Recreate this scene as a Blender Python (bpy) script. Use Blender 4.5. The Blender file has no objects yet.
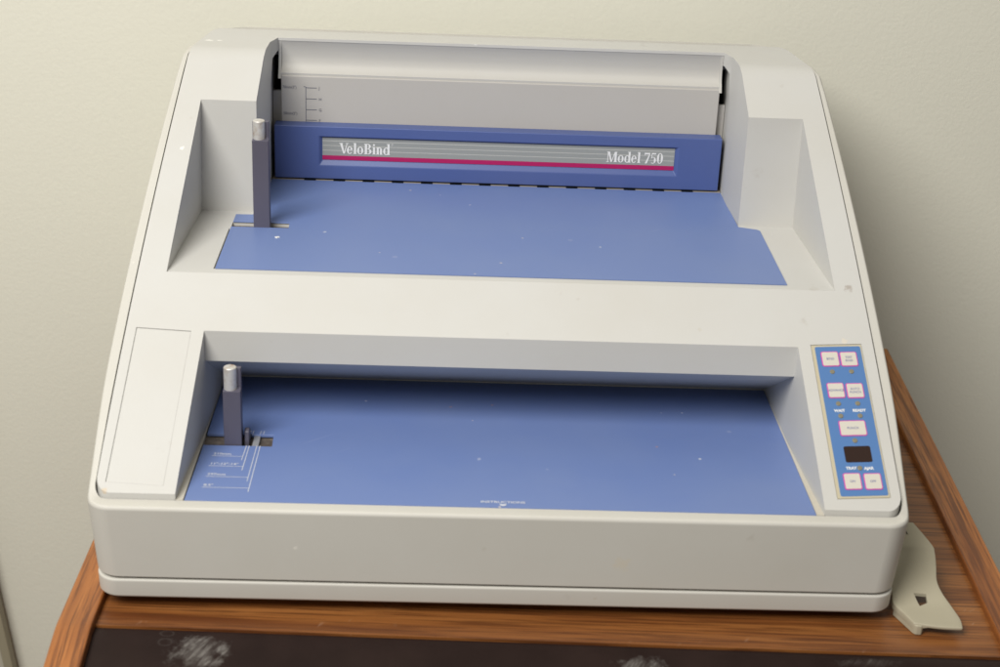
import bpy, bmesh, math, random
from mathutils import Vector, Matrix, Euler
random.seed(7)
S = bpy.context.scene
COL = S.collection
R = math.radians

# ------------------------------------------------------------------ helpers
def link(o, parent=None):
    COL.objects.link(o)
    if parent: o.parent = parent
    return o
def mesh_obj(name, bm, mat, parent=None, smooth=40, recalc=True):
    if recalc: bmesh.ops.recalc_face_normals(bm, faces=bm.faces)
    me = bpy.data.meshes.new(name); bm.to_mesh(me); bm.free()
    o = bpy.data.objects.new(name, me); link(o, parent)
    for m in (mat if isinstance(mat, (list, tuple)) else [mat]): me.materials.append(m)
    if smooth: shade(me, smooth); weighted(o)
    return o
def weighted(o):
    m = o.modifiers.new('normals','WEIGHTED_NORMAL'); m.keep_sharp = True; m.weight = 80; m.mode = 'FACE_AREA_WITH_ANGLE'
def shade(me, ang):
    me.polygons.foreach_set('use_smooth', [True]*len(me.polygons))
    me.set_sharp_from_angle(angle=R(ang))
def tag(o, label=None, cat=None, kind=None, group=None):
    if label: o['label'] = label
    if cat: o['category'] = cat
    if kind: o['kind'] = kind
    if group: o['group'] = group
    return o
def empty(name, loc, label, cat):
    o = bpy.data.objects.new(name, None); o.empty_display_size = .05
    link(o); o.location = loc
    return tag(o, label, cat)
def add_box(bm, x0, x1, y0, y1, z0, z1, mi=0):
    v = [bm.verts.new(p) for p in [(x0,y0,z0),(x1,y0,z0),(x1,y1,z0),(x0,y1,z0),(x0,y0,z1),(x1,y0,z1),(x1,y1,z1),(x0,y1,z1)]]
    for f in [(0,3,2,1),(4,5,6,7),(0,1,5,4),(1,2,6,5),(2,3,7,6),(3,0,4,7)]:
        bm.faces.new([v[i] for i in f]).material_index = mi
def add_prism(bm, pts, axis, a, b, mi=0):
    """polygon pts (2D) extruded along axis from a to b. axis 'z': (x,y); 'x': (y,z); 'y': (x,z)"""
    def P(p, t): return {'z': (p[0],p[1],t), 'x': (t,p[0],p[1]), 'y': (p[0],t,p[1])}[axis]
    lo = [bm.verts.new(P(p,a)) for p in pts]; hi = [bm.verts.new(P(p,b)) for p in pts]
    n = len(pts)
    bm.faces.new(lo[::-1]).material_index = mi; bm.faces.new(hi).material_index = mi
    for i in range(n):
        bm.faces.new([lo[i],lo[(i+1)%n],hi[(i+1)%n],hi[i]]).material_index = mi
def add_cyl(bm, c, r, z0, z1, n=24, mi=0, bevel=0):
    rs = [(r,z0),(r,z1-bevel),(r-bevel*.4,z1-bevel*.25),(r-bevel,z1)] if bevel else [(r,z0),(r,z1)]
    rings = [[bm.verts.new((c[0]+q*math.cos(2*math.pi*i/n), c[1]+q*math.sin(2*math.pi*i/n), z)) for i in range(n)] for q,z in rs]
    for k in range(len(rings)-1):
        for i in range(n):
            bm.faces.new([rings[k][i],rings[k][(i+1)%n],rings[k+1][(i+1)%n],rings[k+1][i]]).material_index = mi
    bm.faces.new(rings[0][::-1]).material_index = mi; bm.faces.new(rings[-1]).material_index = mi
def bevelled(bm, w, seg=3, ang=30):
    bmesh.ops.recalc_face_normals(bm, faces=bm.faces)
    es = [e for e in bm.edges if len(e.link_faces)==2 and e.calc_face_angle(0) > R(ang)]
    bmesh.ops.bevel(bm, geom=es, offset=w, segments=seg, profile=.5, affect='EDGES', clamp_overlap=True)
    return bm
def tmp(bm):
    bmesh.ops.recalc_face_normals(bm, faces=bm.faces)
    me = bpy.data.meshes.new('tmp'); bm.to_mesh(me); bm.free()
    o = bpy.data.objects.new('tmp', me); COL.objects.link(o); return o
def evaluated(o):
    bpy.context.view_layer.update()
    dg = bpy.context.evaluated_depsgraph_get()
    return bpy.data.meshes.new_from_object(o.evaluated_get(dg), depsgraph=dg)
def boolean(o, cutter, op='DIFFERENCE'):
    m = o.modifiers.new('b','BOOLEAN'); m.object = cutter; m.operation = op; m.solver = 'EXACT'
    me = evaluated(o); o.modifiers.clear(); o.data = me
    bpy.data.objects.remove(cutter)
def bevel_mod(o, w, seg, ang):
    m = o.modifiers.new('v','BEVEL'); m.width = w; m.segments = seg; m.limit_method = 'ANGLE'; m.angle_limit = R(ang)
    m.use_clamp_overlap = True; m.miter_outer = 'MITER_ARC'
    me = evaluated(o); o.modifiers.clear(); o.data = me
def text_mesh(bm, body, size, mat4, mi=0, bold=0.0, sx=1.0, align='LEFT'):
    cu = bpy.data.curves.new('t','FONT'); cu.body = body; cu.size = size; cu.offset = bold
    cu.align_x = align; cu.resolution_u = 3
    o = bpy.data.objects.new('t', cu); COL.objects.link(o)
    me = evaluated(o)
    t = bmesh.new(); t.from_mesh(me)
    vm = {}
    M = mat4 @ Matrix.Diagonal((sx,1,1,1))
    for v in t.verts: vm[v] = bm.verts.new(M @ v.co)
    for f in t.faces:
        try: bm.faces.new([vm[v] for v in f.verts]).material_index = mi
        except ValueError: pass
    t.free(); bpy.data.objects.remove(o)

# ------------------------------------------------------------------ materials
def mat(name, base=(.5,.5,.5), rough=.5, spec=.5, metal=0, build=None):
    m = bpy.data.materials.new(name); m.use_nodes = True
    nt = m.node_tree; b = nt.nodes['Principled BSDF']
    b.inputs['Base Color'].default_value = (*base,1); b.inputs['Roughness'].default_value = rough
    b.inputs['Specular IOR Level'].default_value = spec; b.inputs['Metallic'].default_value = metal
    if build: build(nt, b)
    return m
def N(nt, t, **kw):
    n = nt.nodes.new(t)
    for k,v in kw.items():
        if k in n.inputs: n.inputs[k].default_value = v
        else: setattr(n,k,v)
    return n
def coords(nt, scale=(1,1,1), loc=(0,0,0), rot=(0,0,0)):
    tc = N(nt,'ShaderNodeTexCoord'); mp = N(nt,'ShaderNodeMapping'); src = tc.outputs['Object']
    if any(rot):      # turn first, then stretch, so that streaks follow the turned axis
        mr = N(nt,'ShaderNodeMapping'); mr.inputs['Rotation'].default_value = rot
        nt.links.new(src, mr.inputs['Vector']); src = mr.outputs[0]
    mp.inputs['Scale'].default_value = scale; mp.inputs['Location'].default_value = loc
    nt.links.new(src, mp.inputs['Vector']); return mp.outputs[0]
def noise(nt, vec, scale, detail=3, rough=.5, dist=0):
    n = N(nt,'ShaderNodeTexNoise'); n.inputs['Scale'].default_value = scale; n.inputs['Detail'].default_value = detail
    n.inputs['Roughness'].default_value = rough; n.inputs['Distortion'].default_value = dist
    nt.links.new(vec, n.inputs['Vector']); return n.outputs['Fac']
def ramp(nt, fac, stops):
    r = N(nt,'ShaderNodeValToRGB'); e = r.color_ramp.elements
    while len(e) < len(stops): e.new(.5)
    for el,(p,c) in zip(e, stops):
        el.position = p; el.color = (*c,1) if len(c)==3 else c
    nt.links.new(fac, r.inputs[0]); return r.outputs[0]
def mix(nt, fac, a, b, mode='MIX'):
    m = N(nt,'ShaderNodeMix', data_type='RGBA', blend_type=mode)
    for s,v in ((m.inputs[0],fac),(m.inputs[6],a),(m.inputs[7],b)):
        if hasattr(v,'is_output'): nt.links.new(v, s)
        elif isinstance(v,(int,float)): s.default_value = v
        else: s.default_value = (*v,1)
    return m.outputs[2]
def math_(nt, op, a, b=0.0, clamp=False):
    m = N(nt,'ShaderNodeMath', operation=op, use_clamp=clamp)
    for s,v in ((m.inputs[0],a),(m.inputs[1],b)):
        if hasattr(v,'is_output'): nt.links.new(v,s)
        else: s.default_value = v
    return m.outputs[0]
def bump(nt, b, h, strength, dist):
    n = N(nt,'ShaderNodeBump'); n.inputs['Strength'].default_value = strength; n.inputs['Distance'].default_value = dist
    nt.links.new(h, n.inputs['Height']); nt.links.new(n.outputs[0], b.inputs['Normal'])
W3 = (1,1,1); K3 = (0,0,0)
def spots(nt, v, c, items):
    ns = None
    for (x,y,z,r,col,amt) in items:
        if ns is None: ns = noise(nt, v, 420, 3, .6)
        d = N(nt,'ShaderNodeVectorMath', operation='DISTANCE'); nt.links.new(v, d.inputs[0]); d.inputs[1].default_value = (x,y,z)
        q = math_(nt,'ADD', math_(nt,'DIVIDE', d.outputs['Value'], r), math_(nt,'MULTIPLY', math_(nt,'SUBTRACT', ns, .5), 2.2))
        k = math_(nt,'MULTIPLY', ramp(nt, q, [(.45,W3),(.95,K3)]), amt*.8)
        c = mix(nt, k, c, col)
    return c
WH, BR, OR = (.85,.84,.80), (.22,.15,.10), (.50,.27,.14)
COVER_SPOTS = [(.2301,.1472,.1609,.0034,BR,.55),(-.2217,.2302,.2164,.0018,WH,.9),(-.0331,.2955,.2601,.0016,WH,.6),(-.2498,.1698,.176,.0018,WH,.8),
    (-.2159,.335,.2655,.0035,WH,.8),(-.2085,.336,.2655,.0020,WH,.7),(.0628,.350,.2650,.0018,WH,.8),(-.020,.352,.2648,.0014,WH,.6),(.1287,.117,.1406,.0018,(.48,.44,.36),.4),
    (.2233,.1125,.1376,.0025,(.70,.62,.48),.6),(-.2405,.0115,.0700,.0022,(.60,.42,.20),.5)]
BLUE_SPOTS = [(.1039,.0938,.0659,.0013,OR,.8),(-.0319,.144,.0659,.0014,OR,.7),(-.0038,.1487,.0659,.0011,OR,.6),(.1121,.1433,.0659,.0010,WH,.5),(.1267,.1441,.0659,.0010,WH,.5),
    (.1304,.0787,.0659,.0012,WH,.7),(-.0135,.0712,.0659,.0018,(.45,.48,.62),.7),(-.0212,.2898,.1598,.0012,(.6,.6,.65),.6),(-.0436,.3098,.1598,.0012,(.5,.52,.62),.5),(.0693,.2118,.1598,.0013,WH,.5),
    (-.0727,.1816,.1598,.0022,(.38,.41,.55),.35),(-.1234,.225,.1598,.0016,WH,.5),(.049,.2237,.1598,.0024,(.38,.41,.55),.3),(-.0900,.150,.0659,.0014,WH,.5),(.155,.118,.0659,.0020,(.38,.41,.55),.35),(.03,.060,.0659,.0016,(.38,.42,.56),.35)]
FRONT_SPOTS = [(-.125,0,.040,.0016,(.75,.72,.66),.8),(.075,0,.034,.006,(.60,.52,.38),.4),(.06,0,.008,.0018,(.40,.30,.2),.35),(-.135,0,.016,.002,(.75,.70,.6),.6)]

def plastic_nodes(base, dirt, specks=True, marks=()):
    def f(nt, b):
        v = coords(nt)
        st = noise(nt, v, 9, 5, .6)
        c = mix(nt, ramp(nt, st, [(.35,K3),(.75,W3)]), base, dirt)
        # little rubbed marks and flecks
        fl = noise(nt, v, 95, 2, .5)
        if specks:
            c = mix(nt, math_(nt,'MULTIPLY', ramp(nt, fl, [(.765,K3),(.79,W3)]), .45), c, (.80,.78,.72))
            gl = noise(nt, coords(nt, loc=(3,1,2)), 42, 3, .6)
            c = mix(nt, math_(nt,'MULTIPLY', ramp(nt, gl, [(.70,K3),(.78,W3)]), .30), c, (.33,.28,.22))
        c = spots(nt, v, c, marks)
        nt.links.new(c, b.inputs['Base Color'])
        h = noise(nt, v, 1500, 2, .5)
        bump(nt, b, h, .16, .0004)
        r = N(nt,'ShaderNodeMapRange'); r.inputs['To Min'].default_value = .42; r.inputs['To Max'].default_value = .58
        nt.links.new(st, r.inputs['Value']); nt.links.new(r.outputs[0], b.inputs['Roughness'])
    return f
M = {}
M['plastic'] = mat('grey_plastic', rough=.5, spec=.35, build=plastic_nodes((.553,.549,.527),(.53,.519,.485), True, COVER_SPOTS))
M['plastic_base'] = mat('grey_base_plastic', rough=.5, spec=.35, build=plastic_nodes((.56,.546,.50),(.53,.512,.46), True, FRONT_SPOTS))
M['plastic_lid'] = mat('lid_plastic', rough=.6, spec=.15, build=plastic_nodes((.53,.52,.49),(.51,.495,.46), False))
M['support'] = mat('support_plate', rough=.5, spec=.3, build=plastic_nodes((.475,.455,.425),(.455,.435,.405), False))
M['cream'] = mat('yellowed_plastic', rough=.55, build=plastic_nodes((.54,.52,.47),(.50,.46,.38), False))
M['bracket'] = mat('bracket_plastic', rough=.45, spec=.4, build=plastic_nodes((.40,.365,.27),(.37,.335,.24), False))  # beige of its own, darkened further for the machine's shade on it
M['slotlip'] = mat('pale_steel', (.40,.35,.28), .5)
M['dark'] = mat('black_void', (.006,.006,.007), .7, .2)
M['rubber'] = mat('rubber', (.02,.02,.02), .8, .2)

def blue_nodes(base, wear, specks=1.0, marks=()):
    def f(nt, b):
        v = coords(nt)
        st = noise(nt, v, 13, 4, .6)
        c = mix(nt, ramp(nt, st, [(.3,K3),(.75,W3)]), base, wear)
        if specks:
            vo = N(nt,'ShaderNodeTexVoronoi'); vo.inputs['Scale'].default_value = 62; nt.links.new(v, vo.inputs['Vector'])
            rnd = N(nt,'ShaderNodeSeparateColor'); nt.links.new(vo.outputs['Color'], rnd.inputs[0])
            few = math_(nt,'GREATER_THAN', rnd.outputs[0], .78)
            size = math_(nt,'MULTIPLY', rnd.outputs[1], .085)
            dot = math_(nt,'LESS_THAN', vo.outputs['Distance'], size)
            k = math_(nt,'MULTIPLY', math_(nt,'MULTIPLY', few, dot), .65*specks)
            c = mix(nt, k, c, (.52,.48,.48))
            # thin scratches
            sv = coords(nt, scale=(1,.06,1), rot=(0,0,.9))
            sc = noise(nt, sv, 240, 2, .5)
            reg = noise(nt, coords(nt, loc=(5,2,1)), 14, 2)
            k2 = math_(nt,'MULTIPLY', ramp(nt, sc, [(.70,K3),(.76,W3)]), ramp(nt, reg, [(.56,K3),(.68,W3)]))
            c = mix(nt, math_(nt,'MULTIPLY', k2, .22*specks), c, (.45,.48,.6))
        c = spots(nt, v, c, marks)
        nt.links.new(c, b.inputs['Base Color'])
        bump(nt, b, noise(nt, v, 900, 2), .12, .0003)
        r = N(nt,'ShaderNodeMapRange'); r.inputs['To Min'].default_value = .32; r.inputs['To Max'].default_value = .52
        nt.links.new(st, r.inputs['Value']); nt.links.new(r.outputs[0], b.inputs['Roughness'])
    return f
M['blue'] = mat('blue_paint', rough=.45, spec=.5, build=blue_nodes((.134,.199,.428),(.152,.215,.425), 1.0, BLUE_SPOTS))
M['navy'] = mat('blue_bar', rough=.45, spec=.45, build=blue_nodes((.070,.108,.29),(.08,.115,.29), 0))
M['post'] = mat('grey_blue_steel', (.115,.108,.145), .42, .5, .25)
M['label'] = mat('grey_label', (.30,.31,.295), .35, .5)
M['label_line'] = mat('label_line', (.52,.52,.48), .4, .5)
M['white'] = mat('white_print', (.78,.78,.76), .45)
M['magenta'] = mat('magenta_print', (.42,.008,.10), .4)
M['ink'] = mat('blue_grey_print', (.10,.11,.15), .6)
M['print_pale'] = mat('pale_print', (.58,.60,.66), .5)
M['panel_blue'] = mat('panel_blue', (.085,.19,.42), .38, .5)
M['panel_edge'] = mat('panel_edge', (.50,.45,.32), .5)
M['button'] = mat('button_white', (.60,.57,.50), .4)
M['pink'] = mat('button_pink', (.60,.06,.36), .4)
M['lamp_off'] = mat('unlit_lamp', (.22,.20,.14), .25, .5)
M['screen'] = mat('dark_display', (.030,.016,.012), .15, .5)
M['button_ink'] = mat('button_ink', (.10,.12,.32), .5)
M['copper'] = mat('brass_screw', (.80,.33,.06), .3, .5, .6)
def worn_metal(nt,b):
    v = coords(nt)
    n = noise(nt, v, 160, 4, .6)
    nt.links.new(ramp(nt,n,[(.45,(.66,.65,.63)),(.62,(.55,.50,.45)),(.74,(.35,.16,.08))]), b.inputs['Base Color'])
M['pin'] = mat('worn_steel', rough=.5, spec=.4, metal=.5, build=worn_metal)
def slot_metal(nt,b):
    n = noise(nt, coords(nt), 120, 4, .6)
    nt.links.new(ramp(nt,n,[(.35,(.09,.07,.055)),(.7,(.26,.22,.18))]), b.inputs['Base Color'])
M['slot'] = mat('dirty_steel', rough=.5, metal=.3, build=slot_metal)
M['silver'] = mat('silver_strip', (.42,.43,.45), .35, .5, .4)

def wall_nodes(nt,b):
    v = coords(nt)
    n1 = noise(nt, v, 330, 2, .5); n2 = noise(nt, v, 110, 2, .5)
    bump(nt, b, math_(nt,'ADD', n1, math_(nt,'MULTIPLY', n2, .6)), .21, .0009)
    c = mix(nt, ramp(nt, noise(nt, v, 2.2, 3), [(.3,K3),(.7,W3)]), (.735,.722,.622), (.715,.705,.612))
    nt.links.new(c, b.inputs['Base Color'])
M['wall'] = mat('painted_wall', rough=.55, spec=.3, build=wall_nodes)
M['casing'] = mat('casing_paint', (.47,.44,.36), .4)
M['casing_edge'] = mat('casing_edge_paint', (.30,.27,.19), .5)

def wood_nodes(along, tint=1.0, seed=0):
    def f(nt,b):
        # grain stretched along one local axis
        sc = {'x':(.026,1,.3),'y':(1,.026,.06)}[along]
        v = coords(nt, scale=sc, loc=(seed,seed*.7,seed*.3))
        fine = noise(nt, v, 560, 4, .65)
        v2 = coords(nt, scale={'x':(.05,1,.3),'y':(1,.05,.12)}[along], loc=(seed,seed*.7,seed*.3))
        band = noise(nt, v2, 75, 4, .55, .5)
        wide = noise(nt, coords(nt, scale={'x':(.12,1,.3),'y':(1,.12,.2)}[along], loc=(seed+2,1,4)), 16, 3, .5)
        c = ramp(nt, band, [(.30,(.12*tint,.034*tint,.009*tint)),(.45,(.29*tint,.104*tint,.026*tint)),(.60,(.40*tint,.160*tint,.044*tint)),(.8,(.48*tint,.208*tint,.064*tint))])
        c = mix(nt, math_(nt,'MULTIPLY', ramp(nt, fine, [(.47,K3),(.60,W3)]), .72), c, (.07*tint,.020*tint,.007*tint))
        c = mix(nt, math_(nt,'MULTIPLY', ramp(nt, wide, [(.4,K3),(.7,W3)]), .40), c, (.22*tint,.072*tint,.018*tint))
        # pale scratches in the varnish
        sx = noise(nt, coords(nt, scale=(1,.25,1), rot=(0,0,.6)), 300, 2)
        reg = noise(nt, coords(nt, loc=(1,7,2)), 22, 2)
        k = math_(nt,'MULTIPLY', ramp(nt, sx, [(.68,K3),(.75,W3)]), ramp(nt, reg, [(.55,K3),(.68,W3)]))
        c = mix(nt, math_(nt,'MULTIPLY', k, .35), c, (.45,.30,.2))
        nt.links.new(c, b.inputs['Base Color'])
        bump(nt, b, fine, .15, .0004)
    return f
M['oak'] = mat('oak_rail', rough=.36, spec=.45, build=wood_nodes('y',1.18,1.3))
M['oak_top'] = mat('oak_top', rough=.36, spec=.45, build=wood_nodes('x',.76,5.1))

def inset_nodes(nt,b):
    v = coords(nt)
    c = mix(nt, ramp(nt, noise(nt, v, 30, 4), [(.3,K3),(.75,W3)]), (.014,.007,.006), (.022,.012,.010))
    sep = N(nt,'ShaderNodeSeparateXYZ'); nt.links.new(v, sep.inputs[0])
    def blob(cx, cy, rx, ry):
        dx = math_(nt,'DIVIDE', math_(nt,'SUBTRACT', sep.outputs[0], cx), rx)
        dy = math_(nt,'DIVIDE', math_(nt,'SUBTRACT', sep.outputs[1], cy), ry)
        d = math_(nt,'SQRT', math_(nt,'ADD', math_(nt,'POWER',dx,2), math_(nt,'POWER',dy,2)))
        return math_(nt,'SUBTRACT', 1.0, d)
    # dried pale smears left on the dark sheet
    edge = noise(nt, v, 150, 5, .7)
    streak = noise(nt, coords(nt, scale=(1,.10,1), rot=(0,0,.55)), 330, 3, .6)
    tot = None
    for cx,cy,rx,ry,a,ring in ((-.1795,-.0400,.021,.016,.34,0),(-.172,-.0465,.010,.008,.42,0),(-.1655,-.0385,.006,.006,.4,0),(-.2005,-.0258,.0052,.0036,.09,1),(-.2003,-.0338,.0052,.0036,.08,1),(.0868,-.0410,.018,.011,.42,0),(.225,-.0300,.028,.005,.12,0)):
        b0 = blob(cx,cy,rx,ry)
        if ring: b0 = math_(nt,'SUBTRACT', .45, math_(nt,'MULTIPLY', math_(nt,'ABSOLUTE', math_(nt,'SUBTRACT', b0, .25)), 1.7))
        m = math_(nt,'ADD', b0, math_(nt,'MULTIPLY', math_(nt,'SUBTRACT', edge, .5), .9 if ring else 2.0))
        m = ramp(nt, m, [(.10,K3),(.75,W3)])
        if not ring: m = math_(nt,'MULTIPLY', m, ramp(nt, streak, [(.36,(.16,)*3),(.50,(.45,)*3),(.66,W3)]))
        m = math_(nt,'MULTIPLY', m, a)
        tot = m if tot is None else math_(nt,'MAXIMUM', tot, m)
    c = mix(nt, tot, c, (.42,.40,.37))
    nt.links.new(c, b.inputs['Base Color'])
    r = mix(nt, tot, (.30,)*3, (.7,)*3)
    nt.links.new(r, b.inputs['Roughness'])
M['inset'] = mat('dark_inset', rough=.3, spec=.14, build=inset_nodes)
M['floor'] = mat('floor_carpet', (.16,.13,.10), .9)

# ------------------------------------------------------------------ camera
CL = Vector((-0.04133, -0.86208, 0.57580)); p, yw, rl = R(24.2624), R(2.3156), R(2.5481)
fw = Vector((math.sin(yw)*math.cos(p), math.cos(yw)*math.cos(p), -math.sin(p)))
rt = fw.cross(Vector((0,0,1))).normalized(); up = rt.cross(fw)
r2 = math.cos(rl)*rt + math.sin(rl)*up; u2 = -math.sin(rl)*rt + math.cos(rl)*up
cam = bpy.data.cameras.new('camera'); co = bpy.data.objects.new('camera', cam); COL.objects.link(co)
co.matrix_world = Matrix(((r2.x,u2.x,-fw.x,CL.x),(r2.y,u2.y,-fw.y,CL.y),(r2.z,u2.z,-fw.z,CL.z),(0,0,0,1)))
cam.sensor_width = 36; cam.lens = 1650/1000*36; cam.clip_start = .01; cam.clip_end = 100
cam.dof.use_dof = True; cam.dof.focus_distance = 1.20; cam.dof.aperture_fstop = 10
S.camera = co

# ------------------------------------------------------------------ machine geometry numbers (metres)
ZL, ZU = .0659, .1598            # lower and upper work tables
SL = math.tan(R(33.8))
def deck(y): return .1597 + SL*(y-.1455)
# side profile of the cover: sloping deck, flat top, rounded back edge
def _profile():
    p = [(-.02,deck(-.02)),(.290,deck(.290))]
    A, B, C = Vector((.2945,deck(.2945))), Vector((.3035,.2670)), Vector((.3170,.2662))
    for k in range(9):
        t = k/8; q = A*(1-t)**2 + B*2*t*(1-t) + C*t*t; p.append((q.x,q.y))
    cy, cz, r = .3760, .2520, .0120
    p.append((.345,.2650))
    for k in range(11):
        t = R(88) - R(86)*k/10; p.append((cy+r*math.cos(t)*1.25, cz+r*math.sin(t)))
    return p
PROF = _profile()
def prof(y):
    for (y0,z0),(y1,z1) in zip(PROF, PROF[1:]):
        if y0 <= y <= y1: return z0+(z1-z0)*(y-y0)/max(y1-y0,1e-9)
    return PROF[-1][1]
def a_cov(y): return .2470 - .035*y - .115*y*y
def a_rim(y): return .2518 + .0020*min(1,max(0,y-.02)/.06) - .018*y - .190*y*y
def outline(af, y0, y1, rf, rr, nc=8, ns=24):
    """closed rounded plan outline, right half then mirrored left half"""
    right = []
    cx, cy = af(y0+rf)-rf, y0+rf
    for i in range(nc+1):
        t = -math.pi/2 + math.pi/2*i/nc
        right.append((cx+rf*math.cos(t), cy+rf*math.sin(t)))
    for i in range(1, ns):
        y = y0+rf + (y1-rr-y0-rf)*i/ns
        right.append((af(y), y))
    cx, cy = af(y1-rr)-rr, y1-rr
    for i in range(nc+1):
        t = math.pi/2*i/nc
        right.append((cx+rr*math.cos(t), cy+rr*math.sin(t)))
    return right + [(-x,y) for x,y in reversed(right)]

machine = empty('binding_machine', (0,0,0), 'wedge-shaped grey plastic binding machine with blue work tables standing on an oak table', 'binding machine')

# --- bottom tray
def rings_mesh(rings, cap_bottom=False, cap_top=False):
    bm = bmesh.new(); vs = [[bm.verts.new(p) for p in r] for r in rings]
    n = len(vs[0])
    for k in range(len(vs)-1):
        for i in range(n):
            bm.faces.new([vs[k][i],vs[k][(i+1)%n],vs[k+1][(i+1)%n],vs[k+1][i]])
    if cap_bottom: bm.faces.new(vs[0][::-1])
    if cap_top: bm.faces.new(vs[-1])
    return bm
def tray_ring(d, z):
    return [(x,y,z) for x,y in outline(lambda y: .2483-d, .0009+d, .394-d, .014-d*.5, .03)]
bm = rings_mesh([tray_ring(.006,0), tray_ring(.0030,.0004), tray_ring(.0016,.0013), tray_ring(.0006,.0028), tray_ring(.0003,.0125),
                 tray_ring(.0003,.0135), tray_ring(.0010,.0141), tray_ring(.006,.0143)], True, True)
mesh_obj('bottom_tray', bm, M['plastic_base'], machine, 60)
for x in (-.20,.20):
    for y in (.06,.34):
        bm = bmesh.new(); add_cyl(bm, (x,y), .011, -.008, .001, 20); mesh_obj('rubber_foot', bm, M['rubber'], machine)

# --- base shell with rim
outer = outline(a_rim, 0, .3945, .015, .034)
inner = outline(lambda y: a_cov(y)+.0012, .0102, .3907, .0095, .03)
bott  = outline(lambda y: .2482, .0012, .393, .015, .03)
def zr(y):
    yy = min(y,.380); return max(ZL, prof(yy)-.0045+.0030*min(1,max(0,(yy-.012)/.05)))
def rim(d, dz):
    out = []
    for (ox,oy),(ix,iy) in zip(outer, inner):
        v = Vector((ix-ox, iy-oy)); L = v.length
        q = Vector((ox,oy)) + v*min(d/L,1)
        out.append((q.x,q.y,zr(q.y)+dz))
    return out
mid = [(b[0]*.4+o[0]*.6, b[1]*.4+o[1]*.6, .0156*.4+(zr(o[1])-.0035)*.6) for b,o in zip(bott,outer)]
bm = rings_mesh([[(x*.985,y+.003 if y<.1 else y-.003,.0160) for x,y in bott],[(x*.998,y+.0003,.0161) for x,y in bott], [(x,y,.0168) for x,y in bott], mid, rim(0,-.0026), rim(.0002,-.0015), rim(.0008,-.0006), rim(.0015,-.0001), rim(.0022,0),
                 [(x,y-.0006 if y<.02 else y,zr(y)) for x,y in inner], [(x,y,zr(y)-.0005) for x,y in inner], [(x,y,zr(y)-.020) for x,y in inner]])
mesh_obj('base_shell', bm, M['plastic_base'], machine, 50)

# --- top cover: rounded wedge with the two work recesses cut out
bm = bmesh.new(); add_prism(bm, outline(a_cov, .0108, .3900, .009, .03), 'z', .03, .32)
cover = tmp(bm)
pts = [(-.02,.0)] + PROF + [(.3925,.22),(.3925,0)]
bm = bmesh.new(); add_prism(bm, pts, 'x', -.3, .3)
boolean(cover, tmp(bm), 'INTERSECT')
bevel_mod(cover, .0022, 4, 50)
def loft_cut(bm, secs):
    """secs: list of (y, a_bottom, a_top, z0, z1) boxes chained along y"""
    rows = []
    for y,ab,at,z0,z1,yb in secs:
        rows.append([bm.verts.new(q) for q in [(-ab,y,z0),(ab,y,z0),(at,yb,z1),(-at,yb,z1)]])
    for k in range(len(rows)-1):
        for i in range(4): bm.faces.new([rows[k][i],rows[k][(i+1)%4],rows[k+1][(i+1)%4],rows[k+1][i]])
    bm.faces.new(rows[0][::-1]); bm.faces.new(rows[-1])
FL = ZL-.007
SLU_ = (.2300,.2412)
# lower recess: front (open), sloped back face, undercut
bm = bmesh.new()
plan_lo = lambda y: .1990-(y-.011)*.0027/.129 if y < .14 else .1963-(y-.14)*.0063/.043
prof_lo = [(-.02,FL),(.1078,FL),(.1835,FL),(.1835,ZL+.0005),(.1078,.1132),(.1078,.1576),(-.02,.1576)]
def cut_face(pts, s):
    vs = []
    for y,z in pts:
        a = .2000 if y < .05 else (.1900 if y > .15 else .1922)
        vs.append((s*a,y,z))
    return vs
L_ = [bm.verts.new(v) for v in cut_face(prof_lo,-1)]; R_ = [bm.verts.new(v) for v in cut_face(prof_lo,1)]
n = len(L_)
for i in range(n): bm.faces.new([L_[i],L_[(i+1)%n],R_[(i+1)%n],R_[i]])
for lst in (L_,R_): bm.faces.new([lst[0],lst[1],lst[4],lst[5],lst[6]]); bm.faces.new([lst[1],lst[2],lst[3],lst[4]])
bmesh.ops.triangulate(bm, faces=[f for f in bm.faces if len(f.verts)>4])
boolean(cover, tmp(bm))
# upper recess
FU = ZU-.0008
bm = bmesh.new()
v = []
for (a,y,z) in [(.2210,.1450,FU),(.2146,.2640,FU),(.2122,.2680,.29),(.2205,.1450,.29)]:
    v.append((bm.verts.new((-a,y,z)), bm.verts.new((a,y,z))))
for i in range(4):
    j = (i+1)%4; bm.faces.new([v[i][0],v[j][0],v[j][1],v[i][1]])
bm.faces.new([q[0] for q in v]); bm.faces.new([q[1] for q in v])
boolean(cover, tmp(bm))
# channel behind it, opening to the top
bm = bmesh.new()
add_prism(bm, [(-.1745,.255),(.1745,.255),(.1745,.2655),(.1722,.305),(.1716,.3360),(.1674,.3520),(-.1674,.3520),(-.1716,.3360),(-.1722,.305),(-.1745,.2655)], 'z', FU, .30)
boolean(cover, tmp(bm))
bm = bmesh.new()
add_prism(bm, [(.322,ZU-.0004),(.335,ZU-.0004),(.335,ZU-.007),(.3725,ZU-.007),(.3725,.2440),(.3680,.2500),(.3600,.2540),(.3500,.2550),(.3400,.2520)], 'x', -.1724, .1724)
boolean(cover, tmp(bm))
bm = bmesh.new()
add_prism(bm, [(.3450,.2300),(.3700,.2300),(.3700,.2520),(.3650,.2585),(.3570,.2618),(.3515,.2628),(.3450,.2600)], 'x', -.16735, .16735)
boolean(cover, tmp(bm))
bevel_mod(cover, .0024, 4, 38)
bm = bmesh.new(); add_box(bm, -.1898,-.1494,SLU_[0],SLU_[1],ZU-.0062,ZU+.0002); boolean(cover, tmp(bm))
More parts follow.
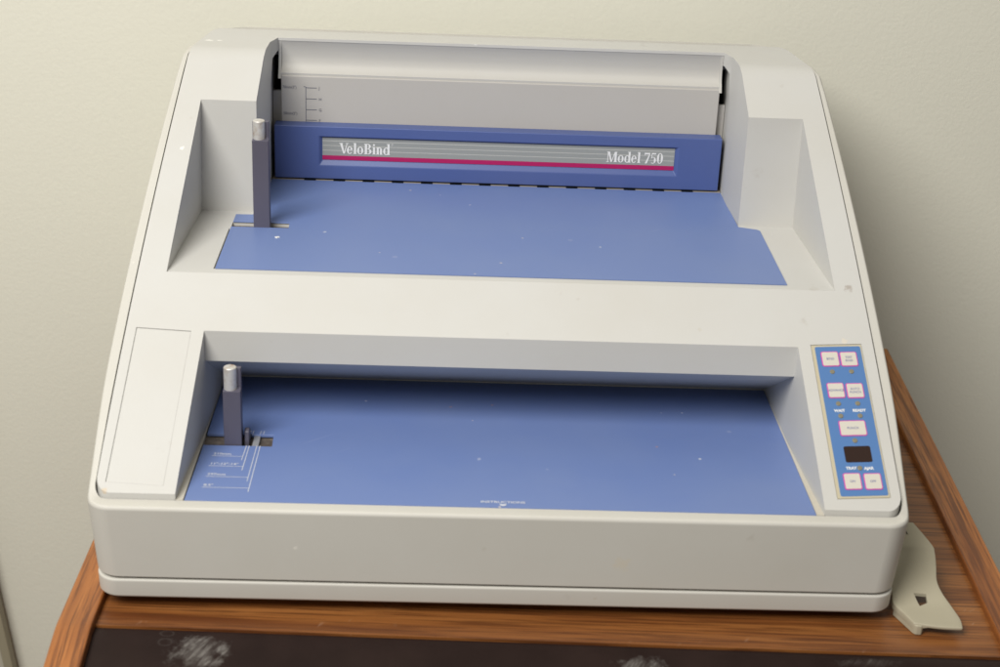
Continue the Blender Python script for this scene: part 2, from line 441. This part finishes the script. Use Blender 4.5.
# open gap along the left edge of the upper table
bm = bmesh.new(); add_prism(bm, [(-.1906,.1532),(-.1917,.1532),(-.1909,.2290),(-.1898,.2290)], 'z', ZU-.004, ZU+.001); boolean(cover, tmp(bm))
# shallow pockets: control panel seat (right) and blank frame (left), tilted with the deck
def deck_matrix(cx, cy, rot=0):
    """local x across, local y up the slope, z = normal of the deck"""
    m = Matrix.Translation((cx,cy,deck(cy))) @ Matrix.Rotation(R(33.8),4,'X') @ Matrix.Rotation(rot,4,'Z')
    return m
PANEL_Y = .0640
PM = deck_matrix(.2203, PANEL_Y, R(3.1))
BM_ = deck_matrix(-.2206, .0621, R(-2.8))
def deck_box(m, hw, hh, z0, z1):
    b = bmesh.new(); add_box(b, -hw,hw,-hh,hh,z0,z1); b.transform(m); return b
boolean(cover, tmp(deck_box(PM, .01690, .0558, -.0008, .01)))
boolean(cover, tmp(deck_box(BM_, .01760, .0555, -.0009, .01)))
cover.name = 'top_cover'; cover.data.name = 'top_cover'; cover.parent = machine
cover.data.materials.clear(); cover.data.materials.append(M['plastic']); shade(cover.data, 40); weighted(cover)
blank_bm = bmesh.new(); add_box(blank_bm, -.01640,.01755,-.05540,.05480,-.0014,-.00012); blank_bm.transform(BM_)
# blank plate lying in the left frame
mesh_obj('blank_plate', bevelled(blank_bm, .0003, 2), M['plastic'], machine)

# --- work tables (blue)
SLU = (.2307,.2405)
pu = [(-.1904,.1528),(.1904,.1528),(.1890,.2540),(.1870,.2562),(.1742,.2605),(.1718,.3348),(-.1718,.3348),(-.1742,.2605),(-.1775,.2560),(-.1893,.2557),(-.1895,SLU[1]),(-.1497,SLU[1]),(-.1493,SLU[0]),(-.1897,SLU[0])]
bm = bmesh.new(); add_prism(bm, pu, 'z', ZU-.0007, ZU); upper = mesh_obj('upper_table', bevelled(bm,.0002,2), M['blue'], machine)
SLL = (.0812,.0968)
pl = [(-.1928,.0106),(.1933,.0106),(.1898,.1833),(-.1898,.1833),(-.1908,SLL[1]),(-.1476,SLL[1]),(-.1471,SLL[0]),(-.1912,SLL[0])]
bm = bmesh.new(); add_prism(bm, pl, 'z', ZL-.0022, ZL); lower = mesh_obj('lower_table', bevelled(bm,.0004,2), M['blue'], machine)
# pale ledges beside the lower table
bm = bmesh.new()
for s in (-1,1):
    add_prism(bm, [(s*.1936,.0108),(s*.1988,.0108),(s*.1907,.1632),(s*.1902,.1632)], 'z', ZL-.006, ZL-.0004)
    mesh_obj('edge_trim', bm, M['cream'], machine); bm = bmesh.new()
bm.free()
# slot floors
for (x0,x1,ys,z) in ((-.193,-.146,SLU,ZU),(-.1935,-.144,SLL,ZL)):
    bm = bmesh.new(); add_box(bm, x0, x1, ys[0]-.004, ys[1]+.001, z-.0061, z-(.0034 if z > .1 else .0030))
    so = mesh_obj('slot_floor', bm, M['slot'], machine)
# silver strip, dark fin and brass screw in the lower slot
bm = bmesh.new(); add_box(bm, -.1602, -.1560, SLL[0]-.001, SLL[1], ZL-.0035, ZL-.0008)
mesh_obj('rail_strip', bevelled(bm,.0004,2), M['silver'], machine)
bm = bmesh.new(); add_prism(bm, [(.0850,ZL-.003),(.0965,ZL-.003),(.0965,ZL+.002),(.0925,ZL+.0075),(.0890,ZL+.0090),(.0862,ZL+.0075),(.0850,ZL+.002)], 'x', -.1652,-.1622)
mesh_obj('clamp_fin', bevelled(bm,.0006,2), M['post'], machine)
bm = bmesh.new(); add_cyl(bm, (-.1495,.0835), .0022, ZL-.0040, ZL-.0025, 20, 0, .0006)
mesh_obj('screw', bm, M['copper'], machine)

# --- side guides: flat steel post with a round pin in front of its upper end
def guide(xc, yf, z0, zb, zt):
    bm = bmesh.new()
    w = .0057
    add_prism(bm, [(yf,z0-.006),(yf,zb),(yf+.0050,zb+.0004),(yf+.0050,zt-.001),(yf+.0085,zt-.001),(yf+.0085,z0-.006)], 'x', xc-w, xc+w)
    g = mesh_obj('side_guide', bevelled(bm,.0006,2), M['post'], machine)
    bm = bmesh.new(); add_cyl(bm, (xc-.0011,yf+.0047), .0042, zb-.001, zt, 32, 0, .0008)
    mesh_obj('guide_pin', bm, M['pin'], g)
    return g
guide(-.1681, .2300, ZU, .2236, .2368)
guide(-.1722, .0818, ZL, .1043, .1196)

# --- punch bar (blue front with name label)
bm = bmesh.new()
YB = .3362; ZB0, ZB1 = ZU+.0008, .2020; XB = .1696
RX0, RX1, RZ0, RZ1 = -.1362, .1369, .1712, .1942   # recess outline
LX0, LX1, LZ0, LZ1 = -.1336, .1344, .1752, .1930   # label
q = lambda x,y,z: bm.verts.new((x,y,z))
F = [q(-XB,YB,ZB0),q(XB,YB,ZB0),q(XB,YB,ZB1),q(-XB,YB,ZB1)]
I = [q(RX0,YB,RZ0),q(RX1,YB,RZ0),q(RX1,YB,RZ1),q(RX0,YB,RZ1)]
D = [q(LX0,YB+.0026,LZ0),q(LX1,YB+.0026,LZ0),q(LX1,YB+.0026,LZ1),q(LX0,YB+.0026,LZ1)]
Bk = [q(-XB,YB+.0118,ZB0),q(XB,YB+.0118,ZB0),q(XB,YB+.0118,ZB1),q(-XB,YB+.0118,ZB1)]
for i in range(4):
    j = (i+1)%4
    bm.faces.new([F[i],F[j],I[j],I[i]]); bm.faces.new([I[i],I[j],D[j],D[i]]); bm.faces.new([F[j],F[i],Bk[i],Bk[j]])
bm.faces.new(D); bm.faces.new(Bk[::-1])
bar = mesh_obj('punch_bar', bevelled(bm,.0007,3), M['navy'], machine)
bm = bmesh.new()
yl = YB+.0021
add_box(bm, LX0,LX1, yl, yl+.0006, .1788, LZ1-.0002, 0)
add_box(bm, LX0,LX1, yl-.00002, yl+.0006, LZ0+.0002, .1788, 1)
for z in (.1903,.1866,.1828): add_box(bm, LX0+.0002,LX1-.0002, yl-.00005, yl+.0001, z-.00022, z+.00022, 2)
mesh_obj('name_label', bm, [M['label'],M['magenta'],M['label_line']], bar, 0)

# serif lettering drawn as strokes of varying width
class Pen:
    def __init__(s, bm, x, z, y, h, sx): s.bm, s.x, s.z, s.y, s.h, s.sx, s.k = bm, x, z, y, h, sx, 0
    def quadstrip(s, left, right):
        s.k += 1; y = s.y - s.k*4e-6
        P = lambda p: s.bm.verts.new((s.x+p[0]*s.h*s.sx, y, s.z+p[1]*s.h))
        for i in range(len(left)-1):
            s.bm.faces.new([P(left[i]),P(left[i+1]),P(right[i+1]),P(right[i])])
    def rect(s, x0, x1, z0, z1): s.quadstrip([(x0,z0),(x0,z1)],[(x1,z0),(x1,z1)])
    def diag(s, a, b, w0, w1=None):
        w1 = w0 if w1 is None else w1
        s.quadstrip([(a[0]-w0/2,a[1]),(b[0]-w1/2,b[1])],[(a[0]+w0/2,a[1]),(b[0]+w1/2,b[1])])
    def ring(s, c, rx, rz, t0, t1, thick, thin, n=22):
        L, Rr = [], []
        for i in range(n+1):
            t = R(t0+(t1-t0)*i/n); w = thin + (thick-thin)*abs(math.cos(t))**1.6
            L.append((c[0]+rx*math.cos(t), c[1]+rz*math.sin(t)))
            Rr.append((c[0]+(rx-w)*math.cos(t), c[1]+(rz-thin)*math.sin(t)))
        s.quadstrip(L, Rr)
def glyph(g, ch):
    X = .70; T = .19; t = .08
    if ch == 'V':
        g.diag((.13,1),(.40,0),.22,.14); g.diag((.68,1),(.42,0),.07,.10); g.rect(-.04,.30,.94,1); g.rect(.56,.82,.94,1); return .72
    if ch == 'e':
        g.ring((.26,.34),.26,.36,5,322,T,t); g.rect(.12,.50,.36,.42); return .55
    if ch == 'l':
        g.rect(.06,.06+T,0,1.04); g.rect(0,.06,.97,1.03); g.rect(0,.30,0,.055); return .31
    if ch == 'o':
        g.ring((.28,.34),.28,.36,0,360,T,t); return .59
    if ch == 'B':
        g.rect(.07,.07+T+.02,0,1); g.rect(0,.36,.94,1); g.rect(0,.38,0,.06); g.rect(.2,.38,.50,.555)
        g.ring((.34,.755),.27,.245,-90,90,T,t); g.ring((.36,.27),.32,.275,-90,90,T+.02,t); return .72
    if ch == 'i':
        g.rect(.06,.06+T,0,X); g.rect(0,.06,X-.06,X-.01); g.rect(0,.30,0,.055); g.ring((.145,.90),.10,.10,0,360,.10,.10,12); return .31
    if ch == 'n':
        g.rect(.06,.06+T,0,X); g.rect(0,.06,X-.06,X-.01); g.rect(0,.28,0,.055)
        g.ring((.30,.45),.23,.25,0,140,T,.08); g.rect(.53-T,.53,0,.46); g.rect(.33,.60,0,.055); return .61
    if ch == 'd':
        g.ring((.27,.34),.27,.36,40,320,T,t); g.rect(.38,.38+T,0,1.04); g.rect(.31,.38,.97,1.03); g.rect(.5,.62,0,.055); return .62
    if ch == 'M':
        g.rect(.08,.15,0,1); g.rect(-.02,.24,0,.055); g.rect(0,.22,.94,1); g.diag((.19,1),(.46,0),.22,.12)
        g.diag((.78,1),(.47,0),.08,.08); g.rect(.74,.74+T+.02,0,1); g.rect(.66,1.0,0,.055); g.rect(.74,1.0,.94,1); return 1.03
    if ch == '7':
        g.rect(.02,.54,.84,1); g.rect(.02,.08,.72,.9); g.diag((.50,.88),(.18,-.03),.10,.20); return .56
    if ch == '5':
        g.rect(.10,.50,.86,1); g.rect(.08,.14,.48,.9); g.ring((.24,.30),.28,.33,-130,140,T+.01,.07); return .57
    if ch == '0':
        g.ring((.28,.50),.28,.52,0,360,T+.01,t); return .58
    return .28
def serif(bm, text, x, z, y, h, width):
    def run(sx, draw):
        cx = 0
        for ch in text:
            if draw: adv = glyph(Pen(bm, x+cx*h*sx, z, y, h, sx), ch)
            else:
                b2 = bmesh.new(); adv = glyph(Pen(b2,0,0,0,1,1), ch); b2.free()
            cx += adv + (.03 if ch != ' ' else 0)
            if ch == 'V': cx -= .10
        return cx
    tot = run(1, False)*h
    run(width/tot, True)
bm = bmesh.new()
serif(bm, 'VeloBind', -.1206, .1806, yl-.0003, .0083, .0385)
text_mesh(bm, '\u00ae', .0022, Matrix.Translation((-.0815,yl-.0003,.1880)) @ Matrix.Rotation(R(90),4,'X'))
mesh_obj('lettering', bm, M['white'], bar, 0, recalc=False)
for wd,xx,ww in (('Model',.0826,.0262),('750',.1113,.0148)):
    bm = bmesh.new(); serif(bm, wd, xx, .1806, yl-.0003, .0083, ww)
    mesh_obj('lettering', bm, M['white'], bar, 0, recalc=False)
# perforated pale strip under the bar
bm = bmesh.new(); add_box(bm, -.1716,.1716,.3350,.3500,ZU-.003,ZU-.0004)
strip = mesh_obj('die_strip', bm, M['slotlip'], machine)
bm = bmesh.new()
for k in range(14):
    xc = -.1430 + k*(.1461+.1430)/13
    add_box(bm, xc-.0044, xc+.0044, .3338, .3380, ZU-.002, ZU+.00006)
mesh_obj('die_slots', bm, M['dark'], strip)

# --- grey support plate with thickness scale, inner frame, dark inside
bm = bmesh.new(); add_box(bm, -.1652,.1660,.3480,.3512,.158,.2372)
sup = mesh_obj('support_plate', bevelled(bm,.0008,3), M['support'], machine)
bm = bmesh.new()
ys = .34775; V90 = Matrix.Rotation(R(90),4,'X')
def pm(x,z): return Matrix.Translation((x,ys,z)) @ V90
axis = -.1467
add_box(bm, axis-.00018, axis+.00018, ys, ys+.0003, .2020, .2290)
for z,c in ((.2283,'J'),(.2197,'H'),(.2113,'G'),(.2030,'F')):
    add_box(bm, axis+.0002, -.1385, ys, ys+.0003, z-.00016, z+.00016)
    text_mesh(bm, c, .0030, pm(-.1370,z-.0011))
text_mesh(bm, '76mm(3")', .0030, pm(-.1640,.2275), sx=.86); text_mesh(bm, '50mm(2")', .0030, pm(-.1636,.2070), sx=.86)
add_box(bm, axis-.0016, axis-.0002, ys, ys+.0003, .2289, .2292)
mesh_obj('scale_marking', bm, M['ink'], sup, 0, recalc=False)
bm = bmesh.new(); add_box(bm, -.1720,.1720,.3545,.357,.155,.2235)
mesh_obj('inner_frame', bm, M['support'], machine)
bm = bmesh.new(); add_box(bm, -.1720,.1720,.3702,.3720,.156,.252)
mesh_obj('void_shade_sheet', bm, M['dark'], machine)  # black sheet standing in for the shade deep inside the channel

# --- curved cove lid under the back ridge
def smooth_curve(p, n=14):
    out = []
    for i in range(len(p)-1):
        p0 = p[max(i-1,0)]; p1 = p[i]; p2 = p[i+1]; p3 = p[min(i+2,len(p)-1)]
        for k in range(n):
            t = k/n
            out.append(tuple(.5*((2*p1[d])+(-p0[d]+p2[d])*t+(2*p0[d]-5*p1[d]+4*p2[d]-p3[d])*t*t+(-p0[d]+3*p1[d]-3*p2[d]+p3[d])*t**3) for d in (0,1)))
    out.append(p[-1]); return out
cove = smooth_curve([(.3521,.2632),(.3538,.2585),(.3550,.2535),(.3555,.2485),(.3547,.2440),(.3522,.2408),(.3488,.2390)])
back = smooth_curve([(.3492,.2345),(.3580,.2352),(.3650,.2420),(.3670,.2500),(.3640,.2570),(.3590,.2612),(.3545,.2629)])
bm = bmesh.new(); add_prism(bm, cove+back, 'x', -.1652, .1652)
lid = mesh_obj('rear_lid', bm, M['plastic_lid'], machine, 45)
front = smooth_curve([(.3524,.2626),(.3532,.2580),(.3538,.2530),(.3535,.2480),(.3520,.2430),(.3495,.2395),(.3470,.2350)])
for s in (-1,1):
    bm = bmesh.new(); add_prism(bm, front+back[:-1], 'x', s*.1652, s*.1672)
    mesh_obj('lid_end', bm, M['plastic_lid'], lid, 45)

# --- control panel
def panel_local(m, o): return m
cp_bm = bevelled(deck_box(PM, .0165, .0554, -.0012, -.0001), .0003, 2)
panel = mesh_obj('control_panel', cp_bm, M['panel_edge'], machine)
bm = bmesh.new()
def rrect(bm, cx, cy, hw, hh, r, z0, z1, mi=0, m=PM):
    pts = []
    for qx,qy,a0 in ((1,1,0),(-1,1,90),(-1,-1,180),(1,-1,270)):
        for i in range(6):
            t = R(a0+18*i); pts.append((cx+qx*(hw-r)+r*math.cos(t), cy+qy*(hh-r)+r*math.sin(t)))
    b = bmesh.new(); add_prism(b, pts, 'z', z0, z1, mi); b.transform(m)
    vm = {v: bm.verts.new(v.co) for v in b.verts}
    for f in b.faces: bm.faces.new([vm[v] for v in f.verts]).material_index = f.material_index
    b.free()
PXC = .0006
rrect(bm, PXC, 0, .01500, .0540, .0012, -.0003, .00005); mesh_obj('panel_face', bm, M['panel_blue'], panel, 30)
def pt(u, v): return (PXC-.0150+.0300*u, .0540-.1080*v)   # u across, v down the panel
BUT = [
    (.103,.035,.490,.139,['BIND']), (.512,.039,.890,.141,['TEST','BIND']),
    (.113,.252,.482,.357,['ADVANCE']), (.522,.257,.896,.360,['AUTO','PUNCH']),
    (.222,.509,.800,.612,['PUNCH']), (.117,.853,.486,.960,['ON']), (.543,.857,.914,.963,['OFF'])]
def ptext(b, s, u, v, size, z, sx=1.0, bold=0):
    x,y = pt(u,v)
    text_mesh(b, s, size, PM @ Matrix.Translation((x,y-size*.34,z)), align='CENTER', sx=sx, bold=bold)
for (u0,v0,u1,v1,lines) in BUT:
    a = pt(u0,v0); c = pt(u1,v1); cx,cy = (a[0]+c[0])/2,(a[1]+c[1])/2; hw,hh = abs(c[0]-a[0])/2,abs(c[1]-a[1])/2
    bm = bmesh.new(); rrect(bm, cx, cy, hw, hh, .0014, 0, .00025, 0); rrect(bm, cx, cy, hw-.0006, hh-.0006, .0009, .0001, .0005, 1)
    mesh_obj('push_button', bm, [M['pink'],M['button']], panel, 30)
    txt = bmesh.new()
    for i,l in enumerate(lines):
        ptext(txt, l, (u0+u1)/2, (v0+v1)/2 + (i-(len(lines)-1)/2)*.022, .0023, .00062, .95)
    mesh_obj('button_lettering', txt, M['button_ink'], panel, 0, recalc=False)
for (u,v) in [(.293,.175),(.712,.176),(.301,.394),(.717,.395),(.301,.477),(.718,.478),(.509,.642),(.504,.822)]:
    x,y = pt(u,v); bm = bmesh.new(); add_cyl(bm, (x,y), .0017, -.0001, .0005, 18, 0, .0004); bm.transform(PM)
    mesh_obj('indicator_light', bm, M['lamp_off'], panel)
for s,u,v in [('WAIT',.295,.441),('READY',.718,.442),('TRAY',.325,.821),('AJAR',.694,.824)]:
    wtxt = bmesh.new(); ptext(wtxt, s, u, v, .0027, .00012, 1.0, .0001)
    mesh_obj('panel_lettering', wtxt, M['white'], panel, 0, recalc=False)
u0,v0,u1,v1 = (.235,.679,.802,.784)
a = pt(u0,v0); c = pt(u1,v1)
bm = bmesh.new(); rrect(bm, (a[0]+c[0])/2,(a[1]+c[1])/2, abs(c[0]-a[0])/2, abs(c[1]-a[1])/2, .0012, 0, .0002)
mesh_obj('display_window', bm, M['screen'], panel, 30)

# --- printing on the lower table
bm = bmesh.new()
zt = ZL+.00015
def line(x0,y0,x1,y1,w=.00045):
    d = Vector((x1-x0,y1-y0)); nrm = Vector((-d.y,d.x)).normalized()*w/2
    bm.faces.new([bm.verts.new((x0+nrm.x,y0+nrm.y,zt)),bm.verts.new((x0-nrm.x,y0-nrm.y,zt)),bm.verts.new((x1-nrm.x,y1-nrm.y,zt)),bm.verts.new((x1+nrm.x,y1+nrm.y,zt))])
for (x0,y0,x1,yb,s,dx) in ((-.1836,.0666,-.1643,.0617,'210mm',0),(-.1840,.0535,-.1625,.0484,'11"-12"-14"',0),(-.1839,.0399,-.1577,.0349,'297mm',0),(-.1843,.0263,-.1556,.0216,'8.5"',0)):
    line(x0,y0,x1,y0); line(x1,yb,x1+.0009,SLL[0])
    line(x1+.0012,SLL[1]+.0004,x1+.0016,SLL[1]+.0050)
    text_mesh(bm, s, .0036, Matrix.Translation((x0+.0006,y0+.0016,zt+.00004)), sx=1.05, bold=.00006)
mesh_obj('table_marking', bm, M['print_pale'], lower, 0, recalc=False)
bm = bmesh.new()
text_mesh(bm, 'INSTRUCTIONS', .0034, Matrix.Translation((.0006,.0156,zt+.00004)), align='CENTER', sx=1.15, bold=.00006)
ctr = bm.verts.new((.0006,.0143,zt+.0001)); fan = [bm.verts.new((.0006+.0022*math.cos(t),.0143-.0024*math.sin(t),zt+.0001)) for t in [math.pi*i/8 for i in range(9)]]
for a_, b_ in zip(fan, fan[1:]): bm.faces.new([ctr,b_,a_])
mesh_obj('instruction_marking', bm, M['print_pale'], lower, 0, recalc=False)

# ------------------------------------------------------------------ table
TZ = -.008
table = empty('oak_table', (0,0,-.72), 'oak table with raised side rails and a dark smeared sheet along its front', 'table')
table.rotation_euler = (0,0,-R(1.46))
H = .72
def tob(name, bm, m, parent=table, smooth=35):
    bm.transform(Matrix.Translation((0,0,H))); return mesh_obj(name, bm, m, parent, smooth)
XO0, XI0, XI1, XO1 = -.2665, -.2449, .3110, .3322
YF, YBEND, YR, YE = -.0218, -.031, .421, -.16
bm = bmesh.new(); add_box(bm, XI0-.004, XI1+.004, YF, YR-.002, TZ-.018, TZ); tob('tabletop', bm, M['oak_top'])
DROP = math.tan(R(13))
for (x0,x1) in ((XO0,XO1),):
    pass
RT = TZ+.0052
for (xa,xb) in ((XO0,XI0),(XI1,XO1)):
    bm = bmesh.new()
    add_prism(bm, [(YE,RT-DROP*(YBEND-YE)),(YBEND-.004,RT-DROP*.004),(YBEND,RT-.0002),(YBEND+.004,RT),(YR,RT),(YR,TZ-.03),(YBEND,TZ-.03),(YE,TZ-.03-DROP*(YBEND-YE))], 'x', xa, xb)
    tob('rail', bevelled(bm,.0016,3,40), M['oak'])
bm = bmesh.new(); add_box(bm, XI0+.0005, XI1-.0005, YR-.0215, YR, TZ-.03, RT); tob('rear_rail', bevelled(bm,.0014,3), M['oak_top'])
bm = bmesh.new()
add_prism(bm, [(YF-.0006,TZ-.0015),(YBEND,TZ-.0015),(YE,TZ-.0015-DROP*(YBEND-YE)),(YE,TZ-.014-DROP*(YBEND-YE)),(YBEND,TZ-.014),(YF-.0006,TZ-.014)], 'x', XI0-.003, XI1+.003)
tob('dark_sheet', bm, M['inset'])
bm = bmesh.new(); add_box(bm, XO0+.012, XO1-.012, -.12, YR-.01, -.72, TZ-.06); tob('cabinet_body', bm, M['oak_top'])

# ------------------------------------------------------------------ plastic bracket lying beside the machine
bkt = empty('plastic_bracket', (.28,.03,TZ), 'off-white curved plastic bracket with a diamond hole, lying beside the machine on the oak table', 'bracket')
rows = [((.2590,-.0063,.0),(.2886,-.0106,.0)), ((.2550,.0040,.0004),(.2896,-.0010,.0003)), ((.2510,.0145,.0010),(.2869,.0117,.0020)),
        ((.2512,.0220,.0040),(.2829,.0203,.0060)), ((.2514,.0300,.0085),(.2811,.0279,.0100)), ((.2516,.0400,.0140),(.2828,.0385,.0145)),
        ((.2516,.0500,.0178),(.2838,.0476,.0182)), ((.2518,.0580,.0200),(.2832,.0541,.0205)), ((.2520,.0850,.0212),(.2775,.0804,.0212))]
def cr3(p0,p1,p2,p3,t): return .5*((2*p1)+(p2-p0)*t+(2*p0-5*p1+4*p2-p3)*t*t+(3*p1-p0-3*p2+p3)*t**3)
fine = []
for i in range(len(rows)-1):
    for k in range(5):
        t = k/5; g = lambda j,s: Vector(rows[max(0,min(len(rows)-1,j))][s])
        fine.append(tuple(cr3(g(i-1,s),g(i,s),g(i+1,s),g(i+2,s),t) for s in (0,1)))
fine.append(tuple(Vector(q) for q in rows[-1]))
bm = bmesh.new(); NC = 10
gt = [[a.lerp(b,j/NC) for j in range(NC+1)] for a,b in fine]
for j in range(NC+1): gt[0][j] = gt[0][j] + Vector((0,-.0012*math.sin(math.pi*j/NC),0))
def th(i,j): return .0022 + .0030*max(0,1-j/3.0)
top = [[bm.verts.new(v) for v in r] for r in gt]
bot = [[bm.verts.new(v-Vector((0,0,th(i,j)))) for j,v in enumerate(r)] for i,r in enumerate(gt)]
for i in range(len(gt)-1):
    for j in range(NC):
        bm.faces.new([top[i][j],top[i][j+1],top[i+1][j+1],top[i+1][j]])
        bm.faces.new([bot[i][j],bot[i+1][j],bot[i+1][j+1],bot[i][j+1]])
ring = lambda G: [G[0][j] for j in range(NC+1)] + [G[i][NC] for i in range(1,len(G))] + [G[-1][j] for j in range(NC-1,-1,-1)] + [G[i][0] for i in range(len(G)-2,0,-1)]
ta, ba = ring(top), ring(bot)
for i in range(len(ta)):
    j = (i+1)%len(ta); bm.faces.new([ta[i],ba[i],ba[j],ta[j]])
bevelled(bm, .0007, 3, 50)
plate = tmp(bm)
bm = bmesh.new(); add_prism(bm, [(.2649,.0208),(.2726,.0196),(.2724,.0138),(.2670,.0112)], 'z', -.02, .03)
boolean(plate, tmp(bm))
plate.name = plate.data.name = 'bracket_plate'; plate.parent = bkt; plate.matrix_parent_inverse = Matrix.Translation((-.28,-.03,-TZ))
plate.data.materials.clear(); plate.data.materials.append(M['bracket']); shade(plate.data, 40)
bm = bmesh.new(); add_prism(bm, [(.2512,.0140),(.2590,-.0062),(.2606,-.0080),(.2640,-.0082),(.2654,-.0060),(.2640,.0000),(.2580,.0160)], 'z', TZ, -.0009)
lip = mesh_obj('bracket_foot', bevelled(bm,.0009,3), M['bracket'], bkt); lip.matrix_parent_inverse = Matrix.Translation((-.28,-.03,-TZ))
bm = bmesh.new(); add_box(bm, .2695,.2699,.0655,.0720,.0205,.02135)
sl = mesh_obj('slit', bm, M['dark'], bkt); sl.matrix_parent_inverse = Matrix.Translation((-.28,-.03,-TZ))

bm = bmesh.new()
add_prism(bm, [(-.1572,.2120),(-.1545,.2128),(-.1536,.2112),(-.1548,.2108),(-.1552,.2098),(-.1566,.2102)], 'z', ZU+.00005, ZU+.0005)
tag(mesh_obj('paper_scrap', bm, M['white']), 'tiny torn white paper scrap lying on the upper blue table by the steel post', 'paper scrap')

# ------------------------------------------------------------------ room
YW = .446
bm = bmesh.new(); add_box(bm, -2.2, 2.6, YW, YW+.1, -.72, 1.9)
wall = mesh_obj('back_wall', bm, M['wall'], None, 0); tag(wall, 'cream painted wall with a fine orange-peel texture behind the machine', 'wall', 'structure')
bm = bmesh.new(); add_box(bm, -2.2, 2.6, -2.6, YW, -.74, -.72)
fl = mesh_obj('floor', bm, M['floor'], None, 0); tag(fl, 'brown carpeted floor under the oak table', 'floor', 'structure')
board = empty('leaning_board', (-.50,YW-.03,-.72), 'narrow pale board leaning by the wall at the lower left edge', 'board')
bm = bmesh.new(); add_box(bm, -.19,-.0085,0,.010,0,.62); o = mesh_obj('board_face', bevelled(bm,.001,2), M['casing'], board)
bm = bmesh.new(); add_box(bm, -.0085,0,-.0012,.0112,0,.62); o = mesh_obj('board_edging', bevelled(bm,.001,2), M['casing_edge'], board)
board.rotation_euler = (0, -.112, 0); board.location = (-.3942, YW-.016, -.70)

# ------------------------------------------------------------------ light
w = bpy.data.worlds.new('World'); S.world = w; w.use_nodes = True
bg = w.node_tree.nodes['Background']; bg.inputs[0].default_value = (1.0,.96,.90,1); bg.inputs[1].default_value = .24
def area(name, loc, target, size, power, col):
    l = bpy.data.lights.new(name,'AREA'); l.shape = 'DISK'; l.size = size; l.energy = power; l.color = col
    o = bpy.data.objects.new(name, l); COL.objects.link(o); o.location = loc
    o.rotation_euler = (Vector(target)-Vector(loc)).to_track_quat('-Z','Y').to_euler(); return o
area('ceiling_lamp', (-.70,-.88,1.46), (0,.12,.1), 1.05, 42, (1,.975,.93))

S.view_settings.view_transform = 'Standard'; S.view_settings.look = 'None'
S.view_settings.exposure = 0; S.view_settings.gamma = 1
S.render.resolution_x = 1024; S.render.resolution_y = 683
S.cycles.max_bounces = 8
